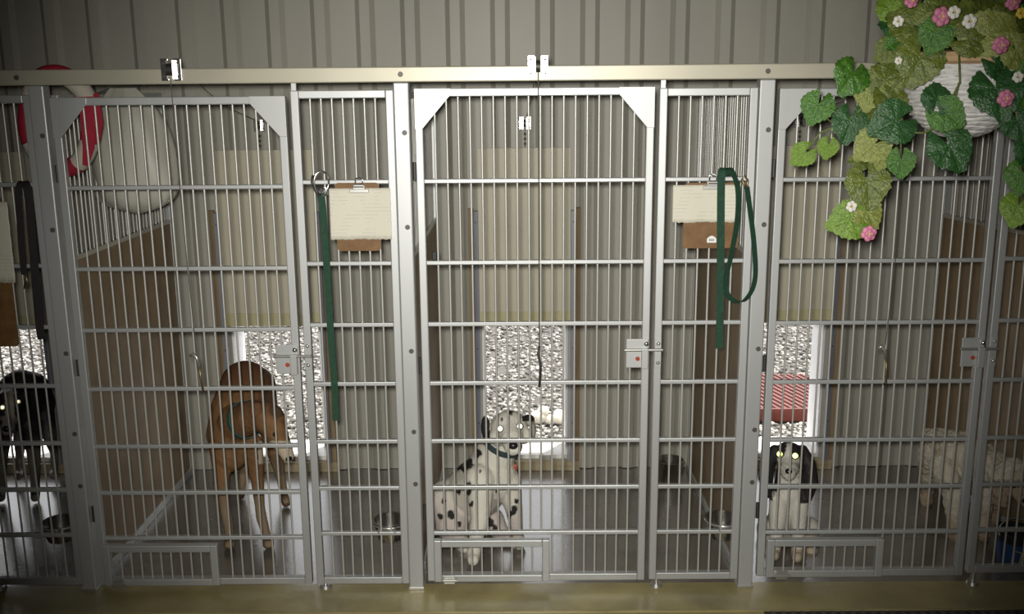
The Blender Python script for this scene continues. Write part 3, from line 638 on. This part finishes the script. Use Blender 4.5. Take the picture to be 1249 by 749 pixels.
def flower(px, py, size, Y, mt):
    c = at(px, py, Y); s = size*(c-CP).dot(FW)/FPX/2; f = MB()
    for k in range(6):
        a = 2*math.pi*k/6+.3; f.ball(c+Vector((.62*s*math.cos(a), .15*s*(k % 2), .62*s*math.sin(a))), (s*.5, s*.2, s*.5), 8, 6)
    if mt == 'pink':
        for k in range(4): a = 2*math.pi*k/4; f.ball(c+Vector((.3*s*math.cos(a), -.25*s, .3*s*math.sin(a))), (s*.38, s*.2, s*.38), 8, 6)
    o = f.part('flower', mt, vine, smooth=True, label='pink flower' if mt == 'pink' else 'white flower')
    MB().ball(c+Vector((0, -.32*s, 0)), s*.2, 8, 6).part('flower_centre', 'fcen', o, smooth=True)
for F in ((1149, 20, 22, -.83, 'pink'), (1221, 55, 20, -.90, 'pink'), (1227, 120, 20, -.92, 'pink'), (1236, 3, 18, -.83, 'pink'), (1112, 1, 16, -.78, 'pink'), (1060, 285, 18, -.70, 'pink'), (1164, 15, 15, -.84, 'whitep'), (1183, 26, 17, -.84, 'whitep'), (1096, 26, 13, -.78, 'whitep'), (1039, 252, 13, -.71, 'whitep'), (1242, 94, 13, -.90, 'whitep'), (1096, 74, 9, -.82, 'whitep'), (1246, 16, 13, -.83, 'fcen')): flower(*F)

# ------------------------------------------------------------------ dogs
def dog_body(prims, balls, voxel, smooth=6, curl=0.):
    """union of tapered limbs and ellipsoids grown into one continuous skin"""
    b = MB()
    for ch in prims:
        for (p, r) in ch: b.ball(p, r, 14, 10)
        for (p, r), (q, s) in zip(ch, ch[1:]):
            if (Vector(p)-Vector(q)).length > 1e-4: b.cyl(p, q, r*.985, s*.985, n=14)
    for c, r, rot in balls: b.ball(c, r, 16, 12, rot)
    o = bpy.data.objects.new('tmp', b.mesh('tmp', 'black')); COL.objects.link(o)
    m = o.modifiers.new('r', 'REMESH'); m.mode = 'VOXEL'; m.voxel_size = voxel; m.use_smooth_shade = True
    s = o.modifiers.new('s', 'SMOOTH'); s.factor = .5; s.iterations = smooth
    if curl:
        tx = bpy.data.textures.new('curl', 'CLOUDS'); tx.noise_scale = .022; tx.noise_depth = 1
        d = o.modifiers.new('d', 'DISPLACE'); d.texture = tx; d.strength = curl; d.mid_level = .5; d.texture_coords = 'GLOBAL'
    dg = bpy.context.evaluated_depsgraph_get(); me = bpy.data.meshes.new_from_object(o.evaluated_get(dg)); bpy.data.objects.remove(o)
    return me
def paint(me, fn):
    n = len(me.vertices); co = np.zeros(n*3, np.float32); me.vertices.foreach_get('co', co); co = co.reshape(-1, 3)
    no = np.zeros(n*3, np.float32); me.vertices.foreach_get('normal', no); no = no.reshape(-1, 3)
    d = co-np.array(CP); z = d@np.array(FW); P = np.stack([624.5+FPX*(d@np.array(RT))/z, 374.5-FPX*(d@np.array(UP))/z], 1)
    c = fn(co, P, no).astype(np.float32); a = me.color_attributes.new('coat', 'FLOAT_COLOR', 'POINT')
    a.data.foreach_set('color', np.concatenate([c, np.ones((n, 1), np.float32)], 1).reshape(-1))
def dog(name, loc, label, me, bmat):
    loc = Vector(loc); t = thing(name, loc, label, 'dog'); me.transform(Matrix.Translation(-loc)); me.name = 'body'
    me.materials.clear(); me.materials.append(bmat); me.shade_smooth()
    o = bpy.data.objects.new('body', me); COL.objects.link(o); o.parent = t; return t
def snap(me, px, py):                 # nearest skin point to the camera at a pixel
    best = None
    for v in me.vertices:
        x, y = pix(v.co)
        if abs(x-px) < 5 and abs(y-py) < 5:
            d = (v.co-CP).length
            if best is None or d < best[0]: best = (d, v.co.copy())
    return best[1] if best else None
def eye(t, me, px, py, r, mt):
    p = snap(me, px, py)
    if p is None: p = at(px, py, .25)
    d = (CP-p).normalized(); q = p-d*r*.35
    q2 = at(px, py, q.y)
    MB().ball(q2, r*1.35, 14, 10).part('eye', 'nose', t, smooth=True)
    # shining disc that faces the light
    f = MB(); u = d.orthogonal().normalized(); v = d.cross(u); N = 16; cc = q2+d*r*1.30
    f.v = [cc+d*r*.10]+[cc+(u*math.cos(2*math.pi*k/N)+v*math.sin(2*math.pi*k/N))*r for k in range(N)]
    f.f = [(0, 1+k, 1+(k+1) % N) for k in range(N)]
    f.part('eyeshine', mt, t, smooth=True)
noise = lambda co, s, ph=0: (np.sin(co[:, 0]*s+ph)*np.sin(co[:, 1]*s*1.3+ph*2)+np.sin(co[:, 2]*s*1.1+ph*3+co[:, 0]*s*.7))*.5
def mixc(c, a, w): w = np.clip(w, 0, 1)[:, None]; return c*(1-w)+np.array(a)*w

# --- spotted dog, sitting, head turned to the aisle
A = at
pr = [[(A(603, 552, .36), .078), (A(598, 580, .36), .112), (A(582, 596, .44), .122), (A(563, 616, .52), .128), (A(553, 636, .58), .12)],
      [(A(618, 530, .32), .060), (A(609, 545, .34), .074), (A(600, 565, .36), .090)],
      [(A(585, 585, .27), .062), (A(586, 630, .22), .040), (A(579, 665, .19), .027), (A(577, 680, .175), .029), (A(577, 683, .145), .024)],
      [(A(620, 590, .34), .056), (A(627, 622, .335), .036), (A(631, 652, .335), .026), (A(633, 661, .32), .029), (A(633, 664, .29), .023)],
      [(A(548, 612, .45), .096), (A(551, 640, .37), .070), (A(560, 655, .34), .038)],
      [(A(552, 654, .38), .036), (A(562, 664, .33), .028), (A(566, 668, .29), .024)],
      [(A(600, 635, .45), .055), (A(612, 652, .40), .036), (A(618, 659, .36), .028)],
      [(A(622, 524, .27), .058), (A(624, 536, .205), .044), (A(625.5, 545, .165), .035)]]
ba = [(A(621, 521, .295), (.074, .080, .066), None), (A(607, 533, .27), .036, None), (A(638, 531, .27), .036, None),
      (A(592, 521, .31), (.018, .028, .050), None), (A(595, 536, .305), (.016, .024, .038), None), (A(645, 512, .33), (.025, .026, .022), None), (A(650, 525, .33), (.014, .02, .038), None)]
me = dog_body(pr, ba, .0062, 5)
spots = [(583, 553, 5), (569, 545, 4), (571, 565, 7), (560, 568, 6), (566, 572, 4), (571, 592, 5), (572, 600, 4), (550, 628, 6), (541, 612, 3), (537, 630, 4), (578, 530, 4), (623, 503, 3), (612, 512, 2), (627, 622, 5), (622, 628, 4), (598, 637, 6), (604, 645, 5), (560, 600, 3), (585, 575, 3), (560, 640, 4), (575, 615, 3), (545, 648, 3), (603, 500, 4), (630, 612, 3), (640, 545, 2), (606, 600, 2)]
rs = np.random.RandomState(5)
def fn(co, P, no):
    c = np.tile(np.array([[.62, .60, .52]]), (len(co), 1)); c *= (1+.06*noise(co, 40))[:, None]
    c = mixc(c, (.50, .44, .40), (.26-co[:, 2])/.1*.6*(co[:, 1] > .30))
    w = np.zeros(len(co)); f = no@np.array(-FW) > .05
    for x, y, r in spots: w = np.maximum(w, ((np.hypot(P[:, 0]-x, (P[:, 1]-y)*.8)+noise(co, 160)*1.2) < r*.8)*f)
    idx = rs.choice(len(co), 90, False)
    for i in idx:
        if not f[i]: w = np.maximum(w, np.linalg.norm(co-co[i], axis=1) < rs.uniform(.006, .016))
    w = np.maximum(w, (P[:, 0] < 597.5)*(P[:, 1] < 541)*(P[:, 1] > 508)*(P[:, 0] > 584)*(co[:, 2] > .4))
    w = np.maximum(w, (P[:, 0] > 637)*(P[:, 1] < 514)*(co[:, 2] > .4)); w = np.maximum(w, (P[:, 0] > 646)*(P[:, 1] > 512)*(P[:, 1] < 535)*.6*(co[:, 2] > .4))
    return mixc(c, (.02, .019, .018), w)
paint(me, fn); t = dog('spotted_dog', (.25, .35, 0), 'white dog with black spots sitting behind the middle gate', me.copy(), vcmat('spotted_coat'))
eye(t, me, 610, 523, .0105, 'eye_w'); eye(t, me, 634, 520, .0105, 'eye_w')
q = snap(me, 626, 541); MB().ball(q+Vector((0, .004, 0)), (.019, .015, .015), 14, 10).part('nose', 'nose', t, smooth=True)
def collar(t, me, a, b, r, mt, name='collar'):
    pass
def ringband(t, c, ax, r, wd, mt, name='collar', sy=1.):
    ax = Vector(ax).normalized(); u = ax.orthogonal().normalized(); v = ax.cross(u); b = MB(); N = 32
    pts = [Vector(c)+(u*math.cos(2*math.pi*k/N)+v*math.sin(2*math.pi*k/N)*sy)*r for k in range(N)]
    k0 = 0
    for k in range(N):
        p = pts[k]; o = (p-Vector(c)).normalized()
        b.v += [p-ax*wd/2, p+ax*wd/2, p+ax*wd/2+o*.004, p-ax*wd/2+o*.004]
    for k in range(N):
        j = (k+1) % N
        for i in range(4): l = (i+1) % 4; b.f.append((k*4+i, k*4+l, j*4+l, j*4+i))
    return b.part(name, mt, t, smooth='auto')
cl = ringband(t, A(613, 540, .325), A(616, 528, .30)-A(600, 562, .335), .077, .024, 'navy')
q = snap(me, 633, 566)
q = (q if q is not None else A(633, 566, .25))
tg = MB().ball(q+Vector((0, -.012, .0)), (.011, .004, .014), 12, 8).part('tag', 'redtag', cl, smooth=True, label='red collar tag')

# --- brown dog, head lowered, back arched
pr = [[(A(281, 528, .44), .098), (A(288, 500, .50), .105), (A(299, 470, .60), .105), (A(309, 474, .72), .10), (A(315, 498, .84), .088)],
      [(A(283, 530, .42), .095), (A(280, 552, .40), .078)],
      [(A(290, 515, .38), .078), (A(308, 508, .28), .066), (A(324, 508, .24), .060)],
      [(A(327, 512, .23), .058), (A(338, 530, .20), .044), (A(347, 547, .17), .032), (A(351, 556, .16), .026)],
      [(A(270, 545, .39), .052), (A(271, 585, .36), .029), (A(274, 618, .35), .022), (A(277, 632, .342), .023), (A(280, 652, .338), .018), (A(280, 663, .325), .026), (A(280, 665, .295), .022)],
      [(A(306, 542, .39), .050), (A(314, 585, .36), .028), (A(317, 618, .35), .021), (A(319, 632, .342), .023), (A(325, 652, .338), .018), (A(327, 662, .325), .026), (A(328, 664, .295), .022)],
      [(A(303, 510, .84), .062), (A(300, 548, .80), .042), (A(297, 575, .88), .022), (A(294, 598, .85), .020), (A(293, 604, .81), .022)],
      [(A(328, 512, .84), .060), (A(335, 548, .77), .040), (A(342, 580, .85), .022), (A(347, 606, .77), .020), (A(349, 613, .73), .022)],
      [(A(318, 485, .88), .02), (A(330, 520, .95), .014), (A(332, 550, .97), .009)]]
ba = [(A(342, 506, .235), (.014, .026, .040), Euler((0, -.35, 0)).to_matrix()), (A(312, 500, .185), (.024, .012, .036), Euler((0, .4, 0)).to_matrix())]
me = dog_body(pr, ba, .0068, 6)
def fn(co, P, no):
    c = np.tile(np.array([[.185, .095, .038]]), (len(co), 1)); c *= (1+.22*noise(co, 25)+.15*noise(co, 140, 1))[:, None]
    c = mixc(c, (.095, .04, .018), (co[:, 2]-.58)/.10); c = mixc(c, (.24, .175, .11), (.30-co[:, 2])/.14)
    c = mixc(c, (.45, .38, .28), ((P[:, 0] > 315)*(P[:, 1] > 538)*(P[:, 1] < 566)*(co[:, 1] < .5)))
    c = mixc(c, (.07, .04, .025), (np.hypot(P[:, 0]-338, P[:, 1]-500) < 10)*(co[:, 1] < .4)*.9)
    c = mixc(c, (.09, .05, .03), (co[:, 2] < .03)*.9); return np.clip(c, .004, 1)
paint(me, fn); t = dog('brown_dog', (-.78, .5, 0), 'brown dog standing with arched back and lowered head', me.copy(), vcmat('brown_coat'))
q = A(352, 559, .145); MB().ball(q, (.014, .013, .012), 12, 8).part('nose', 'nose', t, smooth=True)
for x, y in ((331, 530),):
    q = snap(me, x, y)
    if q is not None: MB().ball(q, .009, 10, 8).part('eye', 'nose', t, smooth=True)
ringband(t, A(300, 512, .325), A(316, 506, .26)-A(288, 518, .40), .0725, .020, 'teal')

# --- black dog at the far left
pr = [[(A(20, 500, .86), .098), (A(26, 478, .92), .102), (A(36, 478, .99), .095), (A(44, 492, 1.03), .085)],
      [(A(20, 492, .85), .075), (A(12, 490, .76), .066), (A(9, 494, .70), .062)],
      [(A(10, 496, .69), .060), (A(9, 512, .64), .043), (A(8, 523, .60), .032)],
      [(A(36, 520, .84), .048), (A(41, 550, .83), .032), (A(43, 585, .825), .021), (A(43, 602, .82), .022), (A(43, 607, .79), .021)],
      [(A(4, 520, .84), .048), (A(2, 550, .83), .032), (A(1, 585, .825), .021), (A(1, 602, .82), .022), (A(1, 607, .79), .021)],
      [(A(50, 495, 1.02), .058), (A(60, 530, .99), .034), (A(66, 552, 1.07), .019), (A(66, 574, 1.05), .018), (A(65, 580, 1.01), .020)],
      [(A(30, 500, 1.02), .055), (A(25, 535, .99), .032), (A(24, 556, 1.07), .019), (A(24, 575, 1.05), .018), (A(23, 581, 1.01), .020)]]
ba = [(A(30, 482, .70), (.02, .016, .035), Euler((0, .5, 0)).to_matrix()), (A(-10, 484, .70), (.02, .016, .035), Euler((0, -.5, 0)).to_matrix())]
me = dog_body(pr, ba, .0068, 5)
def fn(co, P, no):
    c = np.tile(np.array([[.022, .02, .021]]), (len(co), 1)); sp_ = noise(co, 120, 1)
    c = mixc(c, (.30, .27, .23), np.clip((.32-co[:, 2])/.1, 0, 1)*(.55+.45*noise(co, 420, 1)))
    c = mixc(c, (.36, .33, .27), (np.abs(P[:, 0]-12-.05*(P[:, 1]-500)) < 5.5)*(P[:, 1] > 478)*(P[:, 1] < 530)*(co[:, 1] < .72))
    c = mixc(c, (.22, .2, .18), (P[:, 1] > 508)*(P[:, 1] < 535)*(co[:, 1] < .70)*(sp_ > -.2)); return c
paint(me, fn); t = dog('black_dog', (-1.9, .9, 0), 'black dog with speckled legs standing at the far left', me.copy(), vcmat('black_coat', .5))
eye(t, me, 22, 490, .0105, 'eye_y'); eye(t, me, 3, 497, .0105, 'eye_y')
q = snap(me, 8, 524); MB().ball((q if q else A(8, 524, .57))+Vector((0, .002, 0)), (.017, .014, .014), 12, 8).part('nose', 'nose', t, smooth=True)

# --- black and white spaniel, sitting
pr = [[(A(962, 577, .31), .050), (A(962, 600, .31), .066), (A(961, 625, .34), .078), (A(961, 645, .42), .088), (A(961, 655, .50), .085)],
      [(A(962, 563, .27), .044), (A(962, 572, .225), .036), (A(962, 578, .20), .029)],
      [(A(950, 612, .28), .040), (A(947, 645, .245), .030), (A(945, 670, .22), .024), (A(944, 676, .205), .025), (A(944, 678, .18), .021)],
      [(A(974, 612, .28), .040), (A(974, 645, .245), .030), (A(972, 670, .22), .024), (A(972, 677, .205), .025), (A(972, 680, .18), .021)],
      [(A(938, 645, .40), .052), (A(934, 668, .32), .034), (A(933, 672, .27), .025)], [(A(985, 645, .40), .052), (A(989, 668, .32), .034), (A(990, 672, .27), .025)],
      [(A(945, 549, .30), .022), (A(937, 565, .275), .025), (A(934, 585, .265), .029), (A(938, 602, .265), .020)],
      [(A(979, 549, .30), .022), (A(987, 565, .275), .026), (A(989, 588, .265), .031), (A(985, 606, .265), .021)]]
ba = [(A(962, 556, .295), (.058, .062, .056), None), (A(956, 573, .222), .022, None), (A(968, 573, .222), .022, None)]
me = dog_body(pr, ba, .0062, 4)
def fn(co, P, no):
    c = np.tile(np.array([[.56, .54, .47]]), (len(co), 1)); c *= (1+.07*noise(co, 60))[:, None]
    bl = np.maximum((P[:, 1] < 600)*(np.abs(P[:, 0]-962) > 13+.0*P[:, 1]), (P[:, 1] < 557)*(np.abs(P[:, 0]-962) > 2.5+np.clip(P[:, 1]-545, 0, 12)*.25))
    bl = np.maximum(bl*(co[:, 2] > .25), (np.abs(P[:, 0]-962) > 20)*(co[:, 2] > .22)); bl = np.maximum(bl, (co[:, 1] > .40)*(co[:, 2] > .06))
    bl = np.maximum(bl, (P[:, 0] > 976)*(P[:, 1] < 614)*(co[:, 1] < .31)); c = mixc(c, (.02, .018, .018), bl)
    c = mixc(c, (.22, .20, .19), (np.abs(P[:, 0]-962) < 14)*(P[:, 1] > 564)*(P[:, 1] < 584)*(co[:, 1] < .28)*(.35+.35*noise(co, 300)))
    return mixc(c, (.36, .24, .12), (co[:, 2] < .045)*.6)
paint(me, fn); t = dog('spaniel', (1.46, .3, 0), 'black and white spaniel with long ears sitting behind the right gate', me.copy(), vcmat('spaniel_coat', .6))
eye(t, me, 951, 554, .0115, 'eye_g'); eye(t, me, 970, 556, .0115, 'eye_g')
q = snap(me, 963, 570); MB().ball((q if q else A(963, 570, .19)), (.014, .012, .011), 12, 8).part('nose', 'nose', t, smooth=True)

# --- curly white dog at the right
pr = [[(A(1147, 546, .62), .084), (A(1168, 550, .56), .088), (A(1192, 562, .48), .086), (A(1210, 572, .42), .080)],
      [(A(1212, 570, .40), .070), (A(1226, 578, .34), .062), (A(1234, 582, .30), .058)],
      [(A(1236, 586, .28), .058), (A(1244, 600, .24), .036), (A(1249, 609, .21), .029)],
      [(A(1138, 556, .66), .062), (A(1133, 584, .70), .036), (A(1131, 602, .74), .028), (A(1130, 609, .72), .031)],
      [(A(1152, 568, .52), .064), (A(1163, 605, .43), .042), (A(1164, 635, .405), .030), (A(1165, 652, .385), .032), (A(1166, 655, .36), .026)],
      [(A(1202, 592, .42), .048), (A(1200, 625, .41), .032), (A(1198, 648, .395), .030), (A(1198, 653, .37), .028)],
      [(A(1216, 590, .50), .045), (A(1214, 615, .50), .034), (A(1212, 635, .50), .028)],
      [(A(1222, 578, .29), .026), (A(1219, 598, .28), .034), (A(1221, 612, .27), .028)],
      [(A(1131, 540, .68), .026), (A(1132, 529, .70), .028)]]
ba = [(A(1234, 572, .31), (.055, .055, .045), None)]
me = dog_body(pr, ba, .0065, 3, .016)
def fn(co, P, no):
    c = np.tile(np.array([[.62, .57, .46]]), (len(co), 1)); n_ = noise(co, 45, 2)
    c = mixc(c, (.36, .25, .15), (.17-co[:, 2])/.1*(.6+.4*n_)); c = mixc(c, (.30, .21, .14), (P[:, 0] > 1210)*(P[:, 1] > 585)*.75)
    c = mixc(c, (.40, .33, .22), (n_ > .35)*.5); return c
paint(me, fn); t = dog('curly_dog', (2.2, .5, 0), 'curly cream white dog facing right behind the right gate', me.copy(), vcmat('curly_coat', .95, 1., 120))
q = snap(me, 1237, 597); MB().ball(q if q else A(1237, 597, .24), .011, 12, 10).part('eye', 'eye_r', t, smooth=True)
q = A(1251, 611, .182); MB().ball(q, (.014, .012, .011), 12, 8).part('nose', 'nose', t, smooth=True)
